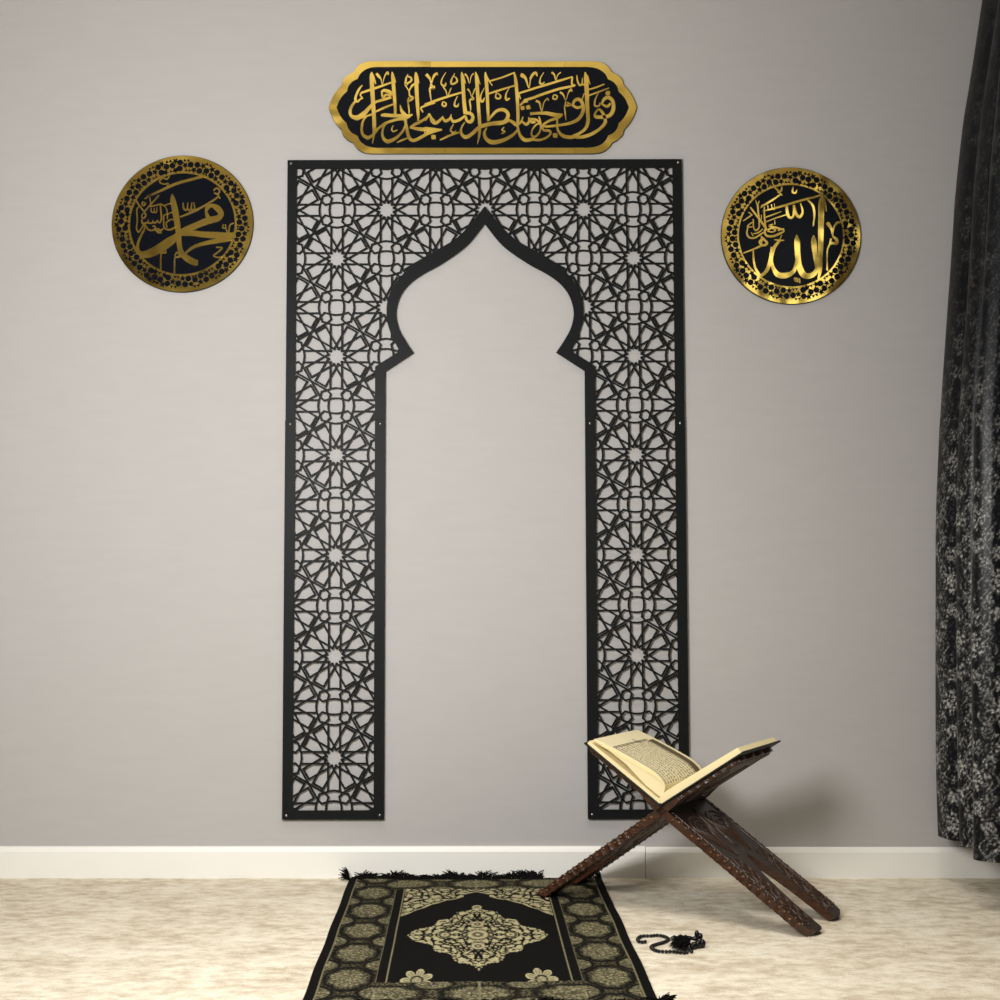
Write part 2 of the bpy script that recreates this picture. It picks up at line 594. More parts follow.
# ------------------------------------------------------------------ calligraphy strokes, (x y width) per point, traced in three windows of the plaque
PLAQUE = {
    (325, 55): """
425 165 8,425 200 30,430 300 34,440 450 32,450 600 30,452 690 28,445 760 14,437 810 6
432 190 20,455 250 14,464 278 4
610 165 8,618 210 28,625 300 28,635 420 26,640 500 22,640 550 20
622 200 18,645 262 5
330 355 16,420 325 20,500 298 18,605 260 14
340 285 8,310 325 18,285 380 18,280 415 22,300 435 16,325 410 12,345 405 10
330 355 14,325 380 12,347 405 10
290 420 16,250 470 22,232 520 24,245 565 26,300 580 40,360 540 36,420 475 26,460 440 20,540 415 22,605 395 20
510 350 10,540 332 24,590 348 30,605 380 26
518 350 14,528 395 18,560 370 18,600 385 14
298 602 8,345 578 14,430 550 16
465 525 14,540 490 18,622 458 14
512 560 14,540 555 26,620 560 26,700 562 24,795 555 10
685 465 6,700 520 24,732 565 34,722 590 24
800 550 8,740 577 34,650 598 22,560 628 22,500 668 20,450 710 20
385 565 12,350 610 16,338 680 20,350 735 24,395 760 28,440 735 20,490 680 14
590 615 12,545 650 14,525 710 18,535 765 24,575 795 30,640 770 26,700 715 18,735 650 20,735 590 22
625 648 6,610 685 12,625 705 12,662 690 8
720 580 20,740 640 22,755 720 24,775 770 26,815 785 26,880 755 26,940 720 26,1000 690 30
658 805 8,700 785 16,752 765 12
825 165 8,830 210 30,835 350 30,845 500 26,850 580 18,845 620 8
837 200 18,857 268 4
825 270 14,795 288 18,770 330 10,768 362 8
755 185 5,738 225 14,735 285 18,752 268 14,785 245 16,780 215 14,752 205 10
735 292 10,765 340 10,772 380 14,800 400 20,780 420 18,755 432 12,765 395 10
755 430 10,765 500 12,768 548 6
468 178 20,490 205 22,510 230 10,522 278 5,535 230 8,550 190 10,570 170 18,577 192 8
870 490 14,940 460 20,1000 440 22
870 490 14,892 532 10
775 665 10,820 640 24,880 610 22,930 575 16,950 540 10
775 665 18,850 680 26,1000 692 36
950 545 14,975 590 18,1000 612 20
918 188 22,950 215 16,965 252 7,985 200 8,1000 180 10
972 240 7,960 295 12,1000 300 20
956 300 10,958 370 12,966 428 6""",
    (425, 55): """
0 605 18,45 560 14,60 610 18,100 628 26,150 590 18,165 565 8
163 578 12,185 610 24,225 590 18,241 548 6
235 565 10,255 612 24,310 602 22,370 560 18
0 465 22,100 425 20,220 385 18,338 350 14
333 165 8,342 220 28,350 350 28,360 480 30,370 545 34
345 195 16,372 272 4
370 540 24,410 540 26,437 572 24,420 615 30,385 610 22,370 570 22
460 165 8,470 220 28,478 350 28,488 500 26,497 620 26,495 730 20,478 818 5
473 200 16,502 278 4
362 620 8,330 680 16,335 730 24,375 755 30,430 725 28,500 665 30,600 635 32,700 625 34,765 602 22
548 165 8,555 220 26,565 350 26,572 500 24,575 612 18
557 200 14,585 250 12,613 292 6
593 247 14,700 215 14,808 173 12
810 165 10,825 250 26,838 400 26,845 550 26,840 655 22
580 362 14,680 330 16,815 288 12
575 605 18,610 560 20,660 515 24,720 510 28,755 550 28,740 600 30,700 630 28
760 600 18,800 622 26,830 645 26,870 620 18,892 570 8
880 615 16,920 640 24,945 612 18,941 575 8
945 600 14,975 620 24,1000 610 28
562 668 8,540 720 22,560 775 30,620 803 36,720 780 30,800 735 22,842 688 14
838 640 20,850 700 20,870 750 26,915 783 30,1000 770 26
720 668 10,698 690 10,726 705 14,693 727 7
900 412 6,915 425 40,934 440 6
868 480 6,886 492 38,903 505 6
917 475 6,937 486 40,960 498 6
850 360 14,930 335 16,1000 315 14
853 368 14,868 412 7
862 470 14,920 420 20,1000 395 20
15 182 16,25 200 24,45 230 14,60 270 7,80 215 8,105 178 18,114 194 7
60 270 8,66 300 20,88 312 16,44 312 12,50 370 12,58 425 5
190 168 5,155 230 10,150 275 14,180 292 18,192 262 7
165 300 12,190 335 10,207 382 7,230 330 8,242 308 6
270 178 6,240 240 14,245 275 16,290 255 16,285 220 12,262 205 8
165 432 8,158 465 14,185 475 14,192 450 12,167 435 8
297 383 6,275 430 10,270 470 16,296 476 14,307 452 6
362 182 16,385 210 12,405 268 5,420 205 8,443 178 10
388 318 14,410 350 8,425 385 8,450 330 10,458 312 8
425 385 12,440 410 18,408 420 14,415 480 12,415 522 5
541 308 5,510 370 10,505 420 18,525 432 18,542 398 7
650 348 8,643 395 14,675 407 14,687 380 12,655 355 8
767 308 5,735 370 12,740 418 18,772 403 10
868 190 22,885 197 32,915 225 20,945 312 7,960 230 10,990 182 14,1000 178 16
0 682 36,80 690 32,157 690 12
0 730 34,70 710 22,155 690 12
62 738 6,80 756 42,98 774 6
138 782 10,230 740 18,325 708 10
262 636 6,235 690 16,260 715 14,285 698 7""",
    (530, 55): """
0 325 16,120 290 18,250 250 18,388 208 12
385 210 14,380 270 16,402 290 18
0 410 20,120 365 20,260 320 20,380 295 18,412 283 14
425 195 8,432 250 14,452 285 16,472 272 12,476 218 7
470 275 12,490 280 16,505 262 12
500 165 8,508 220 32,515 350 34,520 500 30,525 610 28,500 680 24,440 725 22,388 742 16
517 200 18,545 280 4
690 340 8,706 356 44,722 372 8
650 462 14,670 415 24,710 395 30,750 430 28,755 500 30,730 552 30,680 572 28,600 572 28,588 545 16,620 505 16,650 525 22,675 575 24,678 630 26,620 690 24,540 735 28,450 757 26,378 752 16
658 460 16,700 478 22,730 450 16
250 560 14,245 640 16,255 700 20,300 745 28,370 757 30,445 738 22
385 478 16,400 430 24,440 412 26,475 450 28,480 520 28,440 590 28,360 630 24,250 650 20,150 660 18,108 655 8
390 470 18,430 490 22,475 475 18
0 545 24,60 540 22,150 540 28,230 556 32,295 553 18
290 555 18,250 582 22,170 610 20,115 650 18,122 692 18,175 700 22,182 730 16,130 770 18,60 782 20,0 768 16
80 570 12,95 630 14,90 700 14,50 750 18,15 740 14,20 690 12,60 640 14,88 640 10
0 590 16,60 600 18,92 642 12
207 722 6,226 740 42,246 760 6
525 327 12,600 305 14,674 276 10
525 382 12,620 347 14,718 310 10
0 230 14,20 190 16,50 173 22,67 204 8
126 168 5,95 220 10,90 267 16,115 272 14,132 256 7
197 168 16,220 190 14,235 243 5,250 195 8,280 168 10
213 372 8,208 405 12,235 412 12,247 385 10,218 370 8
52 428 18,85 445 16,105 522 6,125 445 8,157 408 12,168 428 7
272 348 16,300 370 14,325 422 7,345 360 8,372 322 16,380 345 7
325 430 10,322 468 14,362 462 20,335 440 12
312 470 8,318 540 12,326 604 5
492 358 8,470 422 8
622 352 6,590 420 12,590 472 16,625 472 14,637 442 7""",
}
DISC_L = {
    (125, 165, 8.3333): """
395 250 8,402 300 44,425 400 52,443 500 48,455 600 44,465 690 42,490 750 46,545 795 56,595 818 52,620 820 44
680 400 18,690 365 34,725 345 30,770 365 50,805 410 46,780 450 50,700 470 56,600 510 52,500 555 52,440 600 52,380 645 72,280 712 74,200 748 66,140 745 44,115 700 28,130 620 18,165 550 12
680 395 20,695 440 34,722 495 12
470 575 46,560 575 48,650 585 50,760 592 56,850 600 62,910 605 72
905 612 30,860 628 34,760 642 38,650 665 30,570 695 24,512 742 14
185 272 12,300 220 20,420 165 22,540 130 22,665 98 22
372 95 10,350 125 12,310 115 14,290 150 14,330 167 12,362 160 10,350 192 8
465 440 12,560 400 18,650 355 16,740 300 14,785 268 12
738 222 12,765 200 14,790 222 14,775 250 16,745 240 12
775 252 12,795 288 10
487 320 8,495 372 16,520 380 14,528 318 8
525 372 12,550 388 16,562 318 8
560 375 12,585 380 14,577 318 8
828 500 10,820 530 12,845 532 12,842 503 10
845 532 10,868 578 10,880 510 12,912 490 10
768 692 12,818 698 14,780 735 12,748 762 12,790 777 14,832 760 6
312 728 10,310 820 14,312 890 14
310 738 14,350 735 16,340 702 8
425 775 10,425 850 14,425 908 16
425 775 16,468 768 16,445 733 14,425 762 10""",
    (132, 195, 20.0): """
70 100 40,160 230 34,260 360 32,290 430 30,240 482 30,207 440 26,240 380 24
152 245 20,110 310 26,118 450 26,122 550 24,110 680 26,150 757 32,210 682 28,255 590 30
240 152 44,208 190 28,240 232 28,282 190 28,240 158 24
265 92 18,402 8 22
360 50 22,387 190 26
545 22 30,380 212 28,258 352 26
370 250 34,480 225 32,595 193 30
393 278 20,400 352 24,450 362 22,456 275 16
455 352 22,500 362 24,512 255 16
578 205 32,590 350 32,605 480 32,570 572 30,520 530 18
598 200 26,680 260 28,715 350 28,722 505 24
648 232 22,795 173 22
648 422 24,845 353 24
650 420 26,650 560 28,660 660 30,740 712 38,830 692 34,905 632 28
885 532 16,800 505 24,730 542 28,700 592 28,722 665 28
208 500 28,230 582 44,330 562 32,342 512 14
330 572 28,380 582 32,430 562 24,430 515 12
430 562 28,480 572 30,532 515 18
248 590 44,300 642 28,350 712 34,440 722 34,485 670 32,460 628 26,428 652 22
480 690 44,540 752 52,595 762 44,560 700 28,515 690 26
590 720 28,655 688 26
258 640 28,272 690 34,200 850 34,150 985 36""",
}
DISC_R = {
    (730, 177, 8.3333): """
768 160 14,760 220 48,755 350 48,750 500 46,745 650 40,740 780 30,722 865 14
775 180 20,792 240 20,800 295 5
548 486 8,552 540 44,555 640 46,565 740 48,600 818 52,650 830 46,700 800 38,735 715 22
690 492 8,690 540 44,700 640 42,715 740 38,722 805 28
548 715 30,520 790 32,460 825 46,390 820 46,350 760 30,340 690 20,360 605 24,388 558 22
345 590 26,330 690 32,300 780 30,248 832 24
187 618 12,190 700 16,205 770 20,244 832 24
108 640 10,200 605 14,272 572 14
253 508 12,302 555 22,270 577 18,240 550 16,262 518 12
270 292 8,380 265 16,480 235 18,600 200 18,700 175 18,770 152 14
470 242 22,475 310 24,495 345 24,525 330 18,532 240 20
530 248 20,545 310 24,575 340 24,602 300 18,585 222 10
645 198 12,685 240 20,700 310 18,688 418 8
527 88 10,520 130 16,545 140 16,557 112 7
368 90 16,400 120 16,432 162 12
432 88 12,425 120 14,395 137 12
422 153 10,350 200 14,255 252 12
806 385 24,815 400 32,840 440 20,850 502 7,860 430 12,890 388 22,925 385 14
850 502 16,882 530 26,880 562 22,840 557 22,815 582 12,800 640 12,798 785 14
835 520 16,825 562 18
522 846 8,540 862 38,558 880 8
566 850 12,572 892 8""",
    (740, 195, 16.6667): """
165 215 14,180 235 26,250 330 32,340 450 38,420 570 38,400 620 32,430 690 38,530 702 38,640 662 38,725 608 24,600 560 32,480 530 30,540 500 20
445 600 26,520 568 26,585 600 24,520 632 22,445 610 22
570 425 10,572 505 22
725 575 16,620 600 42
400 212 24,400 350 28,410 480 28,420 572 26
290 165 36,300 300 28,310 420 26,310 550 26,260 602 32,220 560 22,213 415 18
258 95 10,285 170 26,322 112 12
45 447 14,130 390 20,185 348 18
138 298 16,202 352 14
202 468 16,140 510 22,118 550 22,202 543 20
120 560 22,105 650 26,140 720 30,220 732 30,300 692 28,385 636 22
178 638 16,212 702 14
208 662 16,300 640 22,373 578 16
348 345 14,352 422 14
335 232 12,450 160 18,560 90 18,645 16 16
458 180 12,470 260 16,522 250 12
518 168 14,535 240 20,572 252 14,568 158 10
418 386 18,550 340 22,685 288 12
428 462 18,600 395 22,785 338 16
338 698 14,400 760 28,432 830 28,390 852 28,338 830 22,362 760 20
365 838 18,200 920 24,45 982 18
555 758 12,640 770 32,725 768 14
685 678 14,648 765 18
645 775 40,560 880 52,500 995 50""",
}


def strokes(table, to_local, default=None, bold=1.0):
    q = MB()
    k = 0
    for key, txt in table.items():
        sc = key[2] if len(key) > 2 else default
        for line in txt.strip().split('\n'):
            pts = [tuple(float(w) for w in p.split()) for p in line.split(',')]
            path = []
            for x, y, w in spline(pts, 5):
                lx, ly, s_ = to_local(key[0] + x / sc, key[1] + y / sc)
                path.append((lx, ly, max(w, 3) / sc * s_ * bold))
            k += 1
            yield_z = 0.0002 + 0.00004 * (k % 9)
            q.ribbon(path, 0, 0.0012 + yield_z)
    return q


def raise_z(o, dz):
    for v in o.data.vertices:
        v.co.z += dz
    return o


# plaque
pc = wall_pt(482.8, 108.5)
plaque = thing('calligraphy_plaque', 'long black plaque with scalloped ends and gold calligraphy above the arch panel', 'wall sign', (pc.x, 0, pc.z))
ps = (wall_pt(582.8, 108.5).x - pc.x) / 100.0
pz_scale = (wall_pt(482.8, 62.7).z - wall_pt(482.8, 154.5).z) / 91.8
PT = 0.007                      # plate face


def to_plaque(px, py):
    return ((px - 482.8) * ps, -(py - 108.5) * pz_scale, ps)


O_ARC = [[(153.6, 0), (150.6, -8.3), (146.2, -16), (140.5, -22.6)], [(140.5, -22.6), (138.8, -28), (134, -32.5), (128.9, -35.2)], [(128.9, -35.2), (125.2, -40.5), (119.2, -44.4), (112, -45.7), (104, -45.9)]]
I_ARC = [[(145.9, 0), (142.9, -7), (139.5, -12), (135.6, -15.8)], [(135.6, -15.8), (134, -21), (130, -25.6), (125, -28.2)], [(125, -28.2), (122.3, -33.2), (117.5, -37.3), (111, -39.6), (104, -40.3)]]


def quarter(arcs):
    out = []
    for a in arcs:
        s_ = spline(a, 24 // (len(a) - 1))
        out += s_[:-1]
    out.append(arcs[-1][-1])
    return out


def full_outline(qr):
    pts = [(x * ps, -y * pz_scale) for x, y in qr]                # upper right, tip to the straight
    return pts, [(-x, y) for x, y in reversed(pts)], [(-x, -y) for x, y in pts], [(x, -y) for x, y in reversed(pts)]


def outline(qr):
    a, b, c, d = full_outline(qr)
    return a + b[:-1] + c + d[:-1]


oo, ii = outline(quarter(O_ARC)), outline(quarter(I_ARC))
q = MB()
q.poly([(x * 1.002, y * 1.004) for x, y in oo], 0, PT)
upright(q.build('back_plate', M_plate, plaque))
# the gold border is laid in pieces
nq = len(quarter(O_ARC))


def border_piece(ol, il, tilt):
    q = MB()
    n = len(ol)
    q.poly(list(ol) + list(reversed(il)), PT, PT + 0.0016)
    o = q.build('gold_border', M_gold, plaque)
    cx = sum(p[0] for p in ol) / n
    cy = sum(p[1] for p in ol) / n
    for v in o.data.vertices:
        v.co.z += 0.0004 + (v.co.x - cx) * tilt[0] + (v.co.y - cy) * tilt[1]
    return upright(o)


oa, ob, oc, od = full_outline(quarter(O_ARC))
ia, ib, ic, id_ = full_outline(quarter(I_ARC))


def xcut(px):
    return (px - 482.8) * ps


yt_o, yt_i = oa[-1][1], ia[-1][1]
e = 0.0002
left_o, left_i = ob + oc, ib + ic           # from upper straight round the left tip to the lower straight
right_o, right_i = od + oa, id_ + ia
border_piece([(xcut(430.5) - e, yt_o)] + left_o + [(xcut(446) - e, -yt_o)], [(xcut(430.5) - e, yt_i)] + left_i + [(xcut(445) - e, -yt_i)], (0.004, 0.010))
border_piece([(xcut(574) + e, -yt_o)] + right_o + [(xcut(566) + e, yt_o)], [(xcut(575) + e, -yt_i)] + right_i + [(xcut(564.5) + e, yt_i)], (-0.004, 0.0))
border_piece([(xcut(430.5) + e, yt_o), (xcut(566) - e, yt_o)], [(xcut(430.5) + e, yt_i), (xcut(564.5) - e, yt_i)], (0.0, -0.02))
border_piece([(xcut(446) + e, -yt_o), (xcut(574) - e, -yt_o)], [(xcut(445) + e, -yt_i), (xcut(575) - e, -yt_i)], (0.0, 0.01))
upright(raise_z(strokes(PLAQUE, to_plaque, 9.0909, 1.14).build('calligraphy', M_gold, plaque), PT))

# round discs
HOLES = [(60.5, 5.9), (62.6, 13.3), (56.4, 12.6), (60.9, 23.1), (61.8, 29.3), (56.3, 32.8), (58.4, 39.1), (56.1, 45.5), (61.6, 49.1), (60.7, 55.2), (56.4, 65.6), (62.6, 64.9), (60.3, 72.3)]
STARS = [(59.6, 17.9), (55.9, 27.2), (62.1, 34.7), (62.1, 43.6), (55.9, 51.3), (59.7, 60.3), (55.2, 68.2 + 1.6), (55.1, 8.3), (64.3, 69.5 - 0.5), (64.3, 9.3)]
TRIS = [(65.0, 39.2), (64.6, 19.1), (54.6, 20.8), (64.9, -0.3 + 75), (54.6, 1.2), (64.6, 59.2), (54.6, 57.4), (64.9, 3.0), (54.8, 39.2)]


def disc(name, label, cx, cy, icx, icy, ox, oy, ir_x, ir_y, table, turn):
    c = wall_pt(cx, cy)
    root = thing(name, label, 'wall disc', (c.x, 0, c.z))
    s_ = (wall_pt(cx + 50, cy).x - c.x) / 50.0
    sy = (wall_pt(cx, cy - 50).z - wall_pt(cx, cy + 50).z) / 100.0
    DT = 0.007

    def loc_(px, py):
        return ((px - cx) * s_, -(py - cy) * sy, s_)
    N = 120
    circ = lambda rx, ry: [(rx * s_ * cos(2 * pi * k / N), ry * sy * sin(2 * pi * k / N)) for k in range(N)]
    q = MB()
    q.poly(circ(ox + 0.5, oy + 0.5), 0, DT)
    upright(q.build('back_plate', M_plate, root))
    q = MB()
    q.ring(circ(ox, oy), circ(ir_x, ir_y), DT, DT + 0.0015)
    upright(q.build('gold_rim', M_gold, root))
    # small openings of the rim, showing the black plate's colour
    q = MB()
    fx, fy = ox / 69.3, oy / 69.3
    for k in range(5):
        for r, a in HOLES:
            t = radians(a + 72 * k + turn)
            ctr = (r * cos(t) * fx, r * sin(t) * fy)
            q.poly([((ctr[0] + 3.0 * cos(j * pi / 5 + t)) * s_, (ctr[1] + 3.0 * sin(j * pi / 5 + t)) * sy) for j in range(10)], DT + 0.0010, DT + 0.0017)
        for r, a in STARS:
            t = radians(a + 72 * k + turn)
            ctr = (r * cos(t) * fx, r * sin(t) * fy)
            q.poly([((ctr[0] + (3.6 if j % 2 else 1.7) * cos(j * pi / 5 + t)) * s_, (ctr[1] + (3.6 if j % 2 else 1.7) * sin(j * pi / 5 + t)) * sy) for j in range(10)], DT + 0.0010, DT + 0.0017)
        for r, a in TRIS:
            t = radians(a + 72 * k + turn)
            for da in (-2.2, 2.2):
                t2 = t + radians(da * 0.72)
                ctr = (r * cos(t2) * fx, r * sin(t2) * fy)
                q.poly([((ctr[0] + 1.9 * cos(j * 2 * pi / 3 + t + da)) * s_, (ctr[1] + 1.9 * sin(j * 2 * pi / 3 + t + da)) * sy) for j in range(3)], DT + 0.0010, DT + 0.0017)
    upright(q.build('rim_cutouts', M_plate, root))
    upright(raise_z(strokes(table, loc_).build('calligraphy', M_gold, root), DT))
    return root


disc('calligraphy_disc', 'round black and gold calligraphy disc on the wall left of the arch panel', 183.2, 224.5, 182.3, 223.8, 70.3, 67.8, 52.2, 50.2, DISC_L, 100)
disc('calligraphy_disc', 'round black and gold calligraphy disc between the arch panel and the curtain', 790.2, 236.4, 790, 236, 69.2, 67.9, 51.9, 50.6, DISC_R, 0)

# ------------------------------------------------------------------ prayer rug
RW, RL = 0.32, 1.0
rc_y0, rc_y1 = -0.040, -1.040
RUG_A = radians(1.48)
rug = thing('prayer_rug', 'black and gold fringed prayer rug lying on the cream carpet below the arch panel', 'rug', (-0.0612, -0.040, 0.0), RUG_A)
# local: x across, y from 0 at the wall end to -RL towards the camera
NX, NY = 400, 560
xs = np.linspace(-RW, RW, NX + 1)
ys = np.linspace(0, -RL, NY + 1)
X, Y = np.meshgrid(xs, ys)
rng = np.random.default_rng(7)


def voronoi(x, y, sx, sy, seed):
    """distance to nearest and second nearest jittered grid point"""
    r = np.random.default_rng(seed)
    J = r.random((400, 400, 2))
    gx, gy = x / sx, y / sy
    ix, iy = np.floor(gx).astype(int), np.floor(gy).astype(int)
    d1 = np.full(x.shape, 9.0)
    d2 = np.full(x.shape, 9.0)
    for a in (-1, 0, 1):
        for b in (-1, 0, 1):
            jx = J[(ix + a) % 400, (iy + b) % 400]
            d = np.hypot(ix + a + jx[..., 0] - gx, iy + b + jx[..., 1] - gy)
            d2 = np.where(d < d1, d1, np.minimum(d2, d))
            d1 = np.minimum(d1, d)
    return d1, d2


def smooth_noise(x, y, s, seed):
    r = np.random.default_rng(seed)
    G = r.random((256, 256))
    gx, gy = x / s, y / s
    ix, iy = np.floor(gx).astype(int), np.floor(gy).astype(int)
    fx, fy = gx - ix, gy - iy
    fx, fy = fx * fx * (3 - 2 * fx), fy * fy * (3 - 2 * fy)
    g = lambda a, b: G[(ix + a) % 256, (iy + b) % 256]
    return (g(0, 0) * (1 - fx) + g(1, 0) * fx) * (1 - fy) + (g(0, 1) * (1 - fx) + g(1, 1) * fx) * fy


def floral(x, y, sx, sy, seed):
    """leafy scroll fill, mirrored left and right"""
    wx = x + 0.25 * sx * (smooth_noise(x, y, sx * 1.3, seed + 1) - 0.5) * 2
    wy = y + 0.25 * sy * (smooth_noise(x, y, sx * 1.3, seed + 2) - 0.5) * 2
    d1, d2 = voronoi(wx, wy, sx, sy, seed)
    leaf = np.clip((d2 - d1 - 0.28) / 0.16, 0, 1)
    vein = np.clip((d1 - 0.06) / 0.06, 0, 1)
    return leaf * (0.35 + 0.65 * vein)


pat = np.zeros_like(X)
ax = np.abs(X)
thread = rng.random(X.shape)
# side and end borders
F0, F1 = -0.115, -0.862            # the field's two ends
E1, E2, E3, E4 = 0.300, 0.196, 0.177, 0.1725
side = (ax < E1) & (ax > E2)
endb = ((Y > F0) & (Y < -0.012) | (Y < F1) & (Y > -RL + 0.012)) & (ax < E1)


def lozenges(u, v, pu, pv):
    """u across the band (0 at its middle), v along it"""
    vv = (v / pv) % 1.0 - 0.5
    vh = ((v / pv) + 0.5) % 1.0 - 0.5
    e1 = np.abs(u / (0.36 * pu)) ** 1.8 + np.abs(vv / 0.34) ** 1.8 + 0.10 * np.cos(8 * np.arctan2(vv / 0.34, u / (0.36 * pu)))
    e2 = np.abs((np.abs(u) - 0.5 * pu) / (0.25 * pu)) ** 1.7 + np.abs(vh / 0.21) ** 1.7
    core = np.clip((1.0 - e1) / 0.18, 0, 1)
    core2 = np.clip((1.0 - e2) / 0.22, 0, 1)
    rim = np.exp(-((np.minimum(e1, e2 + 0.25) - 1.45) / 0.28) ** 2)
    return np.maximum(core * 0.34, core2 * 0.27), rim


bl, br = lozenges(ax - (E1 + E2) / 2, Y - (-0.235), E1 - E2, 0.172)
fine = smooth_noise(X, Y, 0.0032, 3)
fine2 = floral(ax, Y, 0.0085, 0.0105, 31)
ovf = 0.45 + 0.75 * floral(ax, Y, 0.013, 0.016, 41)
bp = np.clip(bl * ovf * (0.25 + 1.1 * fine) + 0.17 * fine2 * (1 - br) + 0.09 * fine, 0, 1) * (1 - 0.72 * br)
pat = np.where(side, bp, pat)
yc = np.where(Y > -0.5, Y - F0 / 2, Y - (F1 - RL) / 2)
el, er = lozenges(yc, ax - 0.086, 0.110, 0.172)
ep = np.clip(el * ovf * (0.25 + 1.1 * fine) + 0.20 * fine2 * (1 - er) + 0.09 * fine, 0, 1) * (1 - 0.55 * er)
pat = np.where(endb & ~side, ep, pat)
pat = np.where(endb & (np.abs(X) < 0.0025), 0.4 * (0.6 + 0.6 * fine), pat)
inner_f = (Y < F0) & (Y > F1)
pat = np.where(inner_f & (ax <= E2), 0.0, pat)
pat = np.where(inner_f & (ax < E2) & (ax > E2 - 0.0012), 0.25, pat)
pat = np.where(inner_f & (ax < E3 - 0.0005) & (ax > E4 + 0.0018), 0.38, pat)
pat = np.where((ax < E1 + 0.002) & (ax > E1 - 0.0012), 0.35, pat)
# spandrels of the niche
t = np.clip(ax / E4, 0, 1)
arch_y = F0 - 0.055 - 0.20 * np.where(t < 0.45, 0.30 * (t / 0.45) ** 1.1, 0.30 + 0.70 * ((t - 0.45) / 0.55) ** 1.15) - 0.007 * np.abs(np.sin(ax * 90))
arch_y = np.where(t < 0.18, F0 - 0.055 + 0.028 * (1 - t / 0.18), arch_y)
sp = inner_f & (ax < E4) & (Y > arch_y)
fl = floral(ax, Y, 0.021, 0.030, 11)
fl2 = floral(ax, Y, 0.0105, 0.015, 12)
fill = np.clip(np.maximum(fl, fl2 * 0.75) * (0.75 + 0.5 * fine), 0, 1)
pat = np.where(sp, fill * 0.95, pat)
pat = np.where(inner_f & (ax < E4) & (np.abs(Y - arch_y) < 0.003), 0.75, pat)
# medallion: a lobed lozenge
my = -0.535
dx, dy = ax / 0.150, np.abs(Y - my) / 0.258
ed = dx ** 0.96 + dy ** 0.96 + 0.055 * np.cos(np.arctan2(dy, dx) * 12 + 1.2)
med = ed < 1.0
fm = np.clip(np.maximum(floral(ax, np.abs(Y - my), 0.020, 0.034, 21), 0.7 * floral(ax, np.abs(Y - my), 0.010, 0.016, 22)) * (0.8 + 0.5 * fine), 0, 1)
pat = np.where(med, fm, pat)
pat = np.where((ed < 1.02) & (ed > 0.93), np.maximum(pat, 0.75 * (fl2 > 0.2)), pat)
for (ry_, rr) in ((0.0, 0.024), (0.085, 0.016), (-0.085, 0.016), (0.24, 0.012)):
    d = np.hypot(ax, (Y - my - ry_) / 1.6)
    pat = np.where(d < rr, 0.55 + 0.4 * np.cos(d / rr * 9.0), pat)
for mx_ in (0.070,):
    d = np.hypot(ax - mx_, (Y - my) / 1.6)
    pat = np.where(d < 0.015, 0.5 - 0.45 * np.cos(d / 0.015 * 8.0), pat)
# the two flowers at the near corners of the field
for fxx in (0.118,):
    a_ = np.arctan2((Y - (F1 + 0.012)) / 2.3, ax - fxx)
    d = np.hypot(ax - fxx, (Y - (F1 + 0.012)) / 2.3)
    lim = 0.032 * (0.40 + 0.60 * np.abs(np.cos(a_ * 3.5)) ** 0.6)
    fw = (d < lim) & (Y > F1)
    edge = (lim - d) / 0.032
    pat = np.where(fw, np.where(edge < 0.16, 0.8, np.where(np.abs(d - 0.011) < 0.0022, 0.05, 0.30 + 0.4 * np.abs(np.cos(a_ * 10.5)))), pat)
# woven irregularity
pat = np.clip(pat * (0.55 + 0.85 * thread), 0, 1)
pat = np.where(pat < 0.02, 0.006 * thread, pat)

wob = 0.004 * (smooth_noise(Y * 1.0 + 3, np.sign(X) * 5 + 10, 0.16, 9) - 0.5) * np.clip((ax - 0.15) / 0.17, 0, 1) * np.sign(X)
Z = 0.0045 + 0.0020 * smooth_noise(X + 4, Y + 7, 0.11, 5) + 0.0006 * (pat > 0.15)
V = np.stack([X + wob, Y, Z], -1).reshape(-1, 3)
nx1 = NX + 1
ii_ = (np.arange(NY)[:, None] * nx1 + np.arange(NX)[None, :]).ravel()
F = np.stack([ii_, ii_ + nx1, ii_ + nx1 + 1, ii_ + 1], -1)
# underside rim
rim_idx = list(range(0, nx1)) + [r * nx1 + NX for r in range(1, NY + 1)] + [NY * nx1 + c for c in range(NX - 1, -1, -1)] + [r * nx1 for r in range(NY - 1, 0, -1)]
low = V[rim_idx].copy()
low[:, 2] = 0.0005
base_i = len(V)
V2 = np.concatenate([V, low])
nr = len(rim_idx)
faces = F.tolist() + [(rim_idx[k], rim_idx[(k + 1) % nr], base_i + (k + 1) % nr, base_i + k) for k in range(nr)]
woven = mesh_obj('woven_field', V2.tolist(), faces, M_rug, rug, True)
at = woven.data.attributes.new('pat', 'FLOAT', 'POINT')
at.data.foreach_set('value', np.concatenate([pat.ravel(), np.zeros(nr)]).astype(np.float32))


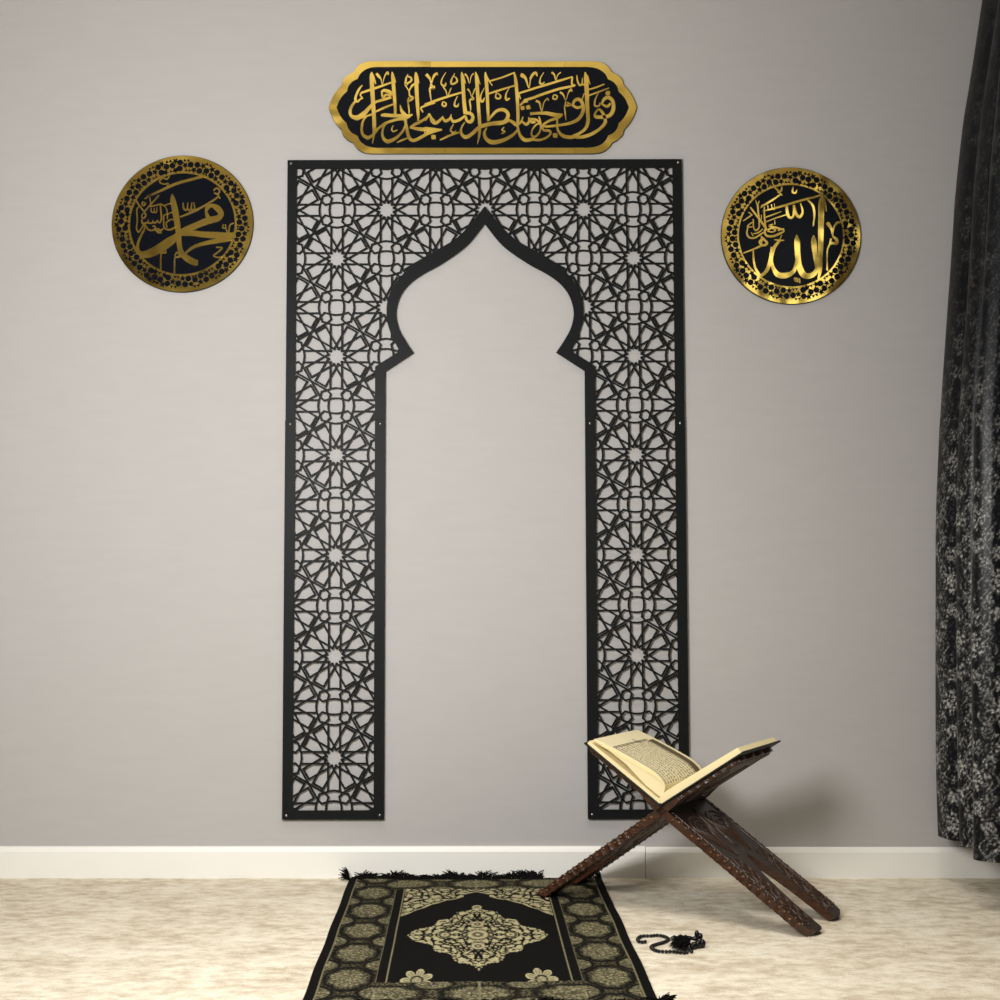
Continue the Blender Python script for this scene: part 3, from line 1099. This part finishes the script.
def fringe(ybase, sgn, corner):
    q = MB()
    for k in range(900):
        x = random.uniform(-RW, RW)
        clump = 0.5 + 0.5 * sin(x * 61 + 1.3 * sin(x * 23))
        ln = random.uniform(0.010, 0.020) + 0.006 * clump
        lift = random.uniform(0.001, 0.007) + 0.014 * clump * random.random()
        if sgn > 0 and 0.17 < x < 0.312:
            lift = 0.0                # pressed flat under the foot of the stand
        dx = random.gauss(0.006 * sin(x * 37), 0.011)
        low = 0.0022 if lift == 0.0 else 0.005
        p0 = (x, ybase, 0.004 if lift else 0.0025)
        p1 = (x + dx * 0.4, ybase + sgn * ln * 0.5, low + lift * 0.8)
        p2 = (x + dx, ybase + sgn * ln, low - 0.0005 + lift)
        q.tube([p0, p1, p2], 0.001, 4, taper=[0.0017, 0.0016, 0.0009])
    for (cx, n, dirx) in corner:
        for k in range(n):
            ang = random.gauss(0, 0.45)
            ln = random.uniform(0.022, 0.038)
            d = (dirx[0] * cos(ang) - dirx[1] * sin(ang), dirx[0] * sin(ang) + dirx[1] * cos(ang))
            up = random.uniform(0.002, dirx[2])
            q.tube([(cx, ybase, 0.004), (cx + d[0] * ln * 0.5, ybase + d[1] * ln * 0.5, 0.005 + up * 0.7), (cx + d[0] * ln, ybase + d[1] * ln, 0.003 + up)], 0.001, 4, taper=[0.0018, 0.0016, 0.0008])
    o = q.build('fringe', M_fringe, rug)
    o['kind'] = 'stuff'
    return o


fringe(0.0, 1, [(-RW, 34, (-0.75, 0.35, 0.030)), ])
fringe(-RL, -1, [(RW, 40, (0.8, 0.3, 0.018)), (-RW, 20, (-0.6, -0.4, 0.01))])

# ------------------------------------------------------------------ carved folding book stand
PHI = radians(58.8)
HZ = 0.2373
BW = 0.2301
TH = 0.018
LEGN, WING = 0.411, 0.226
LEG_A = {1: radians(34.3), -1: radians(35.6)}     # slope of each board's legs
WING_A = {1: radians(34.0), -1: radians(33.6)}     # and of the wing at its other end
stand = thing('book_stand', 'carved dark wooden folding book stand with crossed legs, one foot on the rug', 'book stand', (0.3654, -0.4083, 0), PHI - pi / 2)


def board_outline():
    """outline in (s along the board, y across); s > 0 towards the feet"""
    foot = LEGN + 0.004
    def outer(y0, sg):
        pts = []
        for k in range(121):
            s_ = -WING + 0.012 + (foot - 0.03 + WING - 0.012) * k / 120
            bump = 0.0028 * abs(sin((s_ + WING) * 130)) if s_ > 0.10 or s_ < -0.05 else 0
            pts.append((s_, y0 - sg * (bump - 0.0012)))
        return pts
    front = outer(0.002, -1)
    back = outer(BW - 0.002, 1)
    slot = []
    # slot between the two legs, a tall pointed arch with notched edges
    for k in range(41):
        t_ = k / 40
        s_ = foot - (foot - 0.185) * t_
        hw = 0.046 * (1 - t_ ** 2.4) ** 0.85 + 0.0024 * abs(sin(t_ * 22)) * (1 - t_)
        slot.append((s_, hw))
    mid = BW * 0.50
    pts = list(front)
    pts += [(foot - 0.010, 0.010), (foot + 0.000, 0.024), (foot + 0.003, 0.045), (foot + 0.002, mid - 0.056), (foot - 0.002, mid - 0.049)]
    pts += [(s_, mid - h) for s_, h in slot[1:]]
    pts += [(s_, mid + h) for s_, h in reversed(slot[1:-1])]
    pts += [(foot - 0.002, mid + 0.049), (foot + 0.002, mid + 0.056), (foot + 0.003, BW - 0.040), (foot - 0.008, BW - 0.010)]
    pts += list(reversed(back))
    # carved head of the wing
    for k in range(1, 24):
        y = BW - BW * k / 24
        pts.append((-WING + 0.004 - 0.010 * abs(sin(k * pi / 24 * 4)) * 0.8, y))
    return pts


def place(sign, s_, y, d):
    """point of a board: s along it, y across, d above its middle plane; sign +1: legs to local +x"""
    ang = LEG_A[sign] if s_ > 0 else WING_A[sign]
    if s_ < -0.02 and d < 0:
        d *= 1 - 0.92 * min(1.0, (-0.02 - s_) / 0.04)              # the wings are planed thinner
    x = sign * (s_ * cos(ang) + d * sin(ang))
    z = HZ - s_ * sin(ang) + d * cos(ang)
    return (x, y, z)


def stand_floor(sign, x, y):
    """what the feet stand on: the carpet, or the rug under the left front foot"""
    p = Vector((0.3654 + x * cos(PHI - pi / 2) - y * sin(PHI - pi / 2), -0.4083 + x * sin(PHI - pi / 2) + y * cos(PHI - pi / 2), 0))
    d = p - Vector((-0.0612, -0.040, 0))
    u = d.x * cos(RUG_A) + d.y * sin(RUG_A)
    v = -d.x * sin(RUG_A) + d.y * cos(RUG_A)
    return 0.0082 if u < 0.33 and v < 0.012 else (0.006 if u < 0.35 and v < 0.04 else 0.0008)


OUT = board_outline()
boards = {}
for sign in (1, -1):
    q = MB()
    q.poly(OUT, -TH / 2, TH / 2, 0, 1)
    # foot ends are trimmed so that they sit flat on the floor
    vs = [place(sign, *v) for v in q.v]
    vs = [(x, y, max(z, stand_floor(sign, x, y))) for x, y, z in vs]
    fs = q.f if sign > 0 else [tuple(reversed(f)) for f in q.f]
    boards[sign] = mesh_obj('board', vs, fs, [M_wood, M_edge], stand, False, q.mi)

# knuckles of the hinge
for k in range(5):
    q = MB()
    y0, y1 = BW * k / 5 + 0.001, BW * (k + 1) / 5 - 0.001
    q.tube([(0, y0, HZ), (0, y1, HZ)], 0.0098 if k % 2 else 0.0104, 12)
    q.build('hinge_knuckle', M_wood if k % 2 else M_edge, stand, True)


def carve(q, sign, side, pts, r):
    dd = side * (TH / 2)
    q.tube([place(sign, s_, y, dd) for s_, y in spline(pts, 5)], r * 1.3, 6)


def teardrop(s0, y0, L, Wd, ang, n=20):
    out = []
    for k in range(n + 1):
        t_ = 2 * pi * k / n
        a = L * (cos(t_) * 0.5 + 0.5) - L / 2
        b = Wd * 0.5 * sin(t_) * (0.55 + 0.45 * cos(t_ + pi)) * 1.25
        out.append((s0 + a * cos(ang) - b * sin(ang), y0 + a * sin(ang) + b * cos(ang)))
    return out


for sign in (1, -1):
    for side in (1, -1):
        q = MB()
        for my_ in (0, 1):
            fy = (lambda y: y) if my_ == 0 else (lambda y: BW - y)
            P = lambda pts: [(s_, fy(y)) for s_, y in pts]
            # border fillet and rows of carved beads along the leg
            carve(q, sign, side, P([((-WING + 0.02) if side < 0 else 0.03, 0.016), (0.04, 0.016), (LEGN - 0.03, 0.016)]), 0.0016)
            for k in range(20):
                s_ = 0.035 + k * 0.0185
                q.ball(place(sign, s_, fy(0.0085), side * TH / 2 * 0.9), 0.0042, 8, 5)
            # nested leaves beside the hinge
            for j in range(4):
                carve(q, sign, side, P(teardrop(0.115, 0.068, 0.135 - 0.030 * j, 0.084 - 0.019 * j, 0.12)), 0.0019)
            carve(q, sign, side, P([(0.03, 0.114), (0.07, 0.106), (0.11, 0.111), (0.16, 0.113)]), 0.0018)
            # leaf chain down the leg
            for k in range(8):
                s_ = 0.20 + k * 0.0255
                carve(q, sign, side, P(teardrop(s_, 0.038, 0.030, 0.026, 0.9 if k % 2 else -0.9, 12)), 0.0019)
                carve(q, sign, side, P([(s_ - 0.012, 0.062), (s_, 0.056), (s_ + 0.012, 0.062)]), 0.0018)
            for k in range(9):
                q.ball(place(sign, 0.205 + k * 0.0235, fy(0.030), side * TH / 2), 0.0034, 7, 4)
            # wing, underneath only
            if side > 0:
                continue
            for j in range(4):
                carve(q, sign, side, P(teardrop(-0.105, 0.066, 0.13 - 0.028 * j, 0.088 - 0.02 * j, pi + 0.1)), 0.0020)
            for k in range(7):
                carve(q, sign, side, P(teardrop(-WING + 0.022, 0.012 + k * 0.0165, 0.020, 0.015, 0.0, 10)), 0.0018)
        vs = [(x, y, max(z, stand_floor(sign, x, y) + 0.0002)) for x, y, z in q.v]
        mesh_obj('carving', vs, q.f if sign > 0 else [tuple(reversed(f)) for f in q.f], M_carve, boards[sign], True)
# varnish highlights along the front edges, modelled as small lighter bumps
for sign in (1, -1):
    q = MB()
    for k in range(20):
        c = place(sign, 0.03 + k * 0.0185 + random.uniform(-0.003, 0.003), 0.0012, TH / 2 * (0.78 if k % 3 else 0.2) * (1 if sign > 0 else 0.6))
        q.ball(c, random.uniform(0.0026, 0.0040), 8, 5, 0, (1.3, 1, 0.8))
    vs = [(x, y, max(z, stand_floor(sign, x, y) + 0.0002)) for x, y, z in q.v]
    mesh_obj('edge_glints', vs, q.f, M_glint, boards[sign], True)

# ------------------------------------------------------------------ open book on the stand
book = thing('open_book', 'open book with cream pages and dense script lying on the carved stand', 'book', (0.3654, -0.4083, HZ), PHI - pi / 2)
BY0, BY1 = -0.002, 0.232


def bk(sign, u, y, h):
    """sign -1: left half. u from the spine outwards, h above the board's middle plane"""
    ang = WING_A[-sign]
    return (sign * (u * cos(ang) - h * sin(ang)), y, u * sin(ang) + h * cos(ang))


def block(name, sign, prof, y0, y1, mats, mi_top=None, parent=book):
    """prof: closed outline in (u, h); first half of it is the top surface"""
    n = len(prof)
    v = [bk(sign, u, y0, h) for u, h in prof] + [bk(sign, u, y1, h) for u, h in prof]
    f = [tuple(range(n)), tuple(range(2 * n - 1, n - 1, -1))]
    mi = [1, 1]
    for i in range(n):
        j = (i + 1) % n
        f.append((i, n + i, n + j, j))
        mi.append(0 if (mi_top and i < mi_top) else 1)
    o = mesh_obj(name, v, f, mats, parent, False, mi)
    bm = bmesh.new()
    bm.from_mesh(o.data)
    bmesh.ops.recalc_face_normals(bm, faces=bm.faces)
    bm.to_mesh(o.data)
    bm.free()
    return o


H0 = TH / 2 + 0.0003
for sign in (-1, 1):
    block('cover', sign, [(H0 * 0.7, H0), (0.238 if sign < 0 else 0.249, H0), (0.238 if sign < 0 else 0.249, H0 + 0.0035), ((H0 + 0.0035) * 0.7, H0 + 0.0035)], BY0 - 0.006, BY1 + 0.006, [M_cover, M_cover])
q = MB()
q.tube([(0, BY0 - 0.005, H0 / 0.83 + 0.0042), (0, BY1 + 0.005, H0 / 0.83 + 0.0042)], 0.0034, 8)
q.build('spine', M_cover, book, True)
HB = H0 + 0.0037
# left half: a flat lower stack and an arched upper stack with a gap at the fore edge
block('page_block', -1, [(HB * 0.75, HB), (0.233, HB), (0.2325, HB + 0.008), ((HB + 0.008) * 0.72, HB + 0.008)], BY0, BY1, [M_page, M_pedge])
TOP = spline([(0.019, 0.028), (0.018, 0.043), (0.027, 0.057), (0.056, 0.0635), (0.10, 0.0585), (0.170, 0.0455), (0.224, 0.0330)], 6)
LOW = [(0.2235, 0.0290), (0.175, 0.0335), (0.125, 0.0345), (0.095, 0.0300), (0.06, 0.0255), (0.022, 0.0255)]
left_pages = block('page_block', -1, TOP + LOW, BY0 + 0.001, BY1 - 0.001, [M_page, M_pedge], len(TOP) - 1)
for j in range(3):              # loose leaves parting from the stack
    d = 0.0022 + 0.0030 * j
    leaf = [(u, h - d * min(1.0, (u - 0.018) / 0.05) - 0.0) for u, h in TOP if u > 0.024]
    leaf2 = [(u, h - 0.0005) for u, h in leaf]
    block('page_leaf', -1, leaf + leaf2[::-1], BY0 + 0.0002 - 0.0006 * j, BY0 + 0.02, [M_page, M_pedge])
RT = spline([(0.012, 0.021), (0.016, 0.027), (0.035, 0.031), (0.11, 0.030), (0.240, 0.0265)], 5)
block('page_block', 1, RT + [(0.243, HB), (HB * 0.75, HB)], BY0, BY1, [M_page, M_pedge], len(RT) - 1)

# print on the left page
tu = np.array([p[0] for p in TOP])
th_ = np.array([p[1] for p in TOP])
seg_ = np.concatenate([[0], np.cumsum(np.hypot(np.diff(tu), np.diff(th_)))])


def page(a, y, lift=0.0006):
    """a: distance along the page from the gutter"""
    u = np.interp(a, seg_, tu)
    h = np.interp(a, seg_, th_)
    du = np.interp(a + 0.002, seg_, tu) - np.interp(a - 0.002, seg_, tu)
    dh = np.interp(a + 0.002, seg_, th_) - np.interp(a - 0.002, seg_, th_)
    d = math.hypot(du, dh)
    return bk(-1, u - dh / d * lift, y, h + du / d * lift)


def ink_line(q, pts, w, lift=0.0006):
    """thin ribbon on the page through (a, y)"""
    n = len(pts)
    v = []
    for i in range(n):
        p, r = pts[max(i - 1, 0)], pts[min(i + 1, n - 1)]
        dx, dy = r[0] - p[0], r[1] - p[1]
        d = math.hypot(dx, dy) or 1
        nx, ny = -dy / d * w / 2, dx / d * w / 2
        v += [page(pts[i][0] + nx, pts[i][1] + ny, lift), page(pts[i][0] - nx, pts[i][1] - ny, lift)]
    q.add(v, [(2 * i, 2 * i + 1, 2 * i + 3, 2 * i + 2) for i in range(n - 1)])


AMAX = float(seg_[-1])
a0, a1, y0_, y1_ = 0.026, AMAX - 0.052, 0.010, 0.183
q = MB()
grid = lambda p, r, n=16: [(p[0] + (r[0] - p[0]) * k / n, p[1] + (r[1] - p[1]) * k / n) for k in range(n + 1)]
for d in (0.0, 0.0045):
    ink_line(q, grid((a0 - d, y0_ - d), (a1 + d, y0_ - d)), 0.0013)
    ink_line(q, grid((a1 + d, y0_ - d), (a1 + d, y1_ + d)), 0.0018)
    ink_line(q, grid((a0 - d, y1_ + d), (a1 + d, y1_ + d)), 0.0013)
ink_line(q, grid((a1 - 0.006, y1_ - 0.045), (a1 + 0.018, y1_ - 0.050), 4), 0.0030)
q.build('printed_frame', M_ink, left_pages)
q = MB()
ink_line(q, grid((a0, y1_ + 0.019), (a1 - 0.002, y1_ + 0.019)), 0.026)
q.build('printed_heading', M_band, left_pages)
q = MB()
rows = 12
for r_ in range(rows):
    yy = y0_ + 0.010 + (y1_ - y0_ - 0.016) * r_ / (rows - 1)
    a = a0 + 0.004
    while a < a1 - 0.006:
        L = random.uniform(0.003, 0.009)
        pts = []
        for k in range(6):
            pts.append((a + L * k / 5, yy + random.uniform(-0.0016, 0.0020)))
        ink_line(q, pts, 0.0016)
        if random.random() < 0.6:
            b = a + random.uniform(0, L)
            ink_line(q, [(b, yy + 0.0005), (b + 0.0004, yy + 0.0056)], 0.0015)
        if random.random() < 0.6:
            b = a + random.uniform(0, L)
            ink_line(q, [(b, yy - 0.0034), (b + 0.0016, yy - 0.0038)], 0.0015)
        a += L + random.uniform(0.0012, 0.0025)
q.build('printed_script', M_ink, left_pages)

# ------------------------------------------------------------------ prayer beads
beads = thing('prayer_beads', 'black string of prayer beads with tassel on the carpet right of the rug', 'prayer beads', (0, 0, 0))
bo = floor_pt(668, 945)
beads.location = bo


def bp_(x, y, z=0.0):
    p = floor_pt(625 + x / 11.11, 920 + y / 11.11)
    return (p.x - bo.x, p.y - bo.y, z)


BR = 0.0038
path = [bp_(*p) for p in [(225, 262), (165, 265), (140, 232), (185, 200), (280, 197), (370, 190), (450, 208), (480, 238), (430, 268), (335, 295), (290, 325), (350, 362), (440, 372), (540, 372), (640, 385), (720, 375)]]
dense = spline(path, 30)
pos = [dense[0]]
for p in dense:
    if math.dist(p, pos[-1]) >= BR * 1.86:
        pos.append(p)
proto_q = MB()
proto_q.ball((0, 0, 0), BR, 12, 8)
bead0 = proto_q.build('bead', M_bead, beads, True)
bead0.location = (pos[0][0], pos[0][1], BR)
n_b = 1


def add_bead(p):
    global n_b
    if n_b >= 99:
        return
    o = bead0.copy()
    COL.objects.link(o)
    o.parent = beads
    o.location = p
    n_b += 1


for p in pos[1:]:
    add_bead((p[0], p[1], BR))
# the heap: the string doubles back over itself
heap = [bp_(*p) for p in [(740, 372), (700, 345), (620, 352), (560, 335), (545, 305), (600, 318), (680, 310), (720, 300), (660, 285), (590, 280), (560, 270), (610, 262), (690, 272)]]
hz = [0, 0.3, 1, 1, 0.4, 1.6, 1.8, 1, 2.6, 2.6, 1.2, 2.4, 2.2]
dense = spline([(p[0], p[1], BR + h * BR * 1.1) for p, h in zip(heap, hz)], 30)
last = dense[0]
add_bead(last)
for p in dense:
    if math.dist(p, last) >= BR * 1.9:
        add_bead(p)
        last = p
q = MB()
c0 = bp_(560, 300)
for k in range(110):             # the thread tassel lying on the heap
    a = random.uniform(2.2, 4.4)
    ln = random.uniform(0.012, 0.022)
    b = bp_(650 + random.uniform(-70, 80), 320 + random.uniform(-40, 40))
    z = random.uniform(0.008, 0.019)
    q.tube([(b[0], b[1], z), (b[0] + cos(a) * ln * 0.5, b[1] + sin(a) * ln * 0.5, z + 0.003), (b[0] + cos(a) * ln, b[1] + sin(a) * ln, z - 0.003)], 0.001, 5, taper=[0.0016, 0.0014, 0.0007])
q.build('tassel', M_fringe, beads)
q = MB()
for (x, y, z, r, sq) in [(770, 305, 0.007, 0.0070, (1.2, 1, 1)), (815, 300, 0.009, 0.0080, (1, 1, 1.1)), (862, 295, 0.008, 0.0075, (0.9, 1, 1.2)), (780, 285, 0.017, 0.0060, (1.3, 1, 0.8)), (715, 260, 0.013, 0.006, (1.2, 1, 0.9)),
                         (800, 270, 0.023, 0.0058, (0.9, 1, 1.5)), (838, 270, 0.019, 0.0055, (1, 1, 1.3)), (750, 315, 0.006, 0.006, (1, 1, 1))]:
    b = bp_(x, y + 15)
    q.ball((b[0], b[1], max(z, r * sq[2])), r, 12, 8, 0, sq)
q.build('end_beads', M_bead, beads, True)

# ------------------------------------------------------------------ curtain at the side window
plan = [(1.215, -0.030), (1.145, -0.036), (1.110, -0.060), (1.107, -0.095), (1.118, -0.125), (1.136, -0.150), (1.121, -0.180), (1.124, -0.205), (1.140, -0.228), (1.182, -0.245), (1.180, -0.300), (1.106, -0.330), (1.096, -0.362), (1.126, -0.384), (1.158, -0.392),
        (1.205, -0.415), (1.200, -0.465), (1.140, -0.490), (1.132, -0.535), (1.185, -0.570), (1.205, -0.62), (1.15, -0.66), (1.145, -0.70), (1.20, -0.74), (1.20, -0.80), (1.145, -0.83), (1.15, -0.88), (1.20, -0.92)]
pp = np.array(spline(plan, 16))
arc = np.concatenate([[0], np.cumsum(np.hypot(np.diff(pp[:, 0]), np.diff(pp[:, 1])))])
NU, NV = 520, 900
uu = np.linspace(0, arc[-1], NU + 1)
px_ = np.interp(uu, arc, pp[:, 0])
py_ = np.interp(uu, arc, pp[:, 1])
zz = np.linspace(0.118, 2.60, NV + 1)
shift = np.interp(zz, [0.1, 0.33, 0.65, 0.9, 1.15, 1.5, 1.75, 1.97, 2.29, 2.6], [0, 0.001, 0.007, 0.014, 0.026, 0.056, 0.080, 0.107, 0.163, 0.225])
amp = np.interp(zz, [0.1, 1.0, 2.3, 2.6], [1.0, 0.85, 0.62, 0.55])
CXm = 1.16
UU, ZZ = np.meshgrid(uu, zz)
x_lead = 1.108
Xc = x_lead + (px_[None, :] - x_lead) * amp[:, None] + shift[:, None] * np.interp(uu, [0, arc[-1]], [1.0, 0.9])[None, :]
Yc = np.broadcast_to(py_[None, :], Xc.shape) + 0.006 * (smooth_noise(UU * 1.0, ZZ * 0.35 + 3, 0.12, 44) - 0.5)
Xc = Xc + 0.008 * (smooth_noise(UU * 0.6 + 2, ZZ * 0.5, 0.15, 45) - 0.5)
# woven damask: bouquets in staggered columns with scrolls between them, thinning out towards the top
PU, PV = 0.130, 0.30
cp = np.zeros_like(UU)
lace = smooth_noise(UU, ZZ, 0.0036, 63)
lace2 = smooth_noise(UU, ZZ, 0.0075, 64)
for half in (0, 1):
    uo = ((UU / PU + 0.5 * half) % 1.0 - 0.5) * PU
    vo = ((ZZ / PV + 0.5 * half) % 1.0 - 0.5) * PV
    m = np.abs(uo)
    for (fu, fv, rr, pt, amp_) in ((0.0, 0.010, 0.030, 9, 1.0), (0.0, -0.062, 0.024, 7, 0.9), (0.0, 0.075, 0.020, 6, 0.9), (0.034, -0.030, 0.015, 6, 0.7), (0.036, 0.045, 0.014, 5, 0.7), (0.024, -0.095, 0.013, 5, 0.6),
                                   (0.0, 0.118, 0.010, 5, 0.6), (0.055, 0.085, 0.010, 5, 0.5), (0.055, -0.075, 0.011, 5, 0.5)):
        d = np.hypot(m - fu, vo - fv)
        a_ = np.arctan2(vo - fv, m - fu)
        pet = 1.22 * rr * (0.74 + 0.26 * np.cos(a_ * pt))
        body = np.clip((pet - d) / 0.004, 0, 1) * (0.35 + 0.65 * (np.cos(d / 0.0062 * pi + 0.8 * np.cos(a_ * pt)) > -0.1))
        cp = np.maximum(cp, amp_ * body)
    for (k0, am) in ((0.026, 0.020), (0.010, 0.030)):
        cu = np.abs(m - k0 - am * np.sin(vo * 42) ** 2)
        cp = np.maximum(cp, 0.55 * np.exp(-(cu / 0.0017) ** 2))
cp = np.clip(cp * np.clip((lace - 0.28) * 2.6, 0, 1) * (0.45 + 0.9 * lace2) + 0.10 * np.clip((lace - 0.62) * 4, 0, 1), 0, 1)
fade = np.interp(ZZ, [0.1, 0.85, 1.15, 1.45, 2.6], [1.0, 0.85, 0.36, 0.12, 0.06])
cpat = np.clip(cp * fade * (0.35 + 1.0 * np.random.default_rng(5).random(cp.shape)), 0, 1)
Vc = np.stack([Xc, Yc, ZZ], -1).reshape(-1, 3)
nu1 = NU + 1
ic_ = (np.arange(NV)[:, None] * nu1 + np.arange(NU)[None, :]).ravel()
Fc = np.stack([ic_, ic_ + 1, ic_ + nu1 + 1, ic_ + nu1], -1)
curtain = mesh_obj('curtain', Vc.tolist(), Fc.tolist(), M_curt, None, True)
curtain['label'] = 'dark silver-patterned damask curtain hanging in folds at the right edge'
curtain['category'] = 'curtain'
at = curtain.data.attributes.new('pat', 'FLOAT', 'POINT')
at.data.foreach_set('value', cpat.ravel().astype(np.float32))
sm = curtain.modifiers.new('thickness', 'SOLIDIFY')
sm.thickness = 0.0015
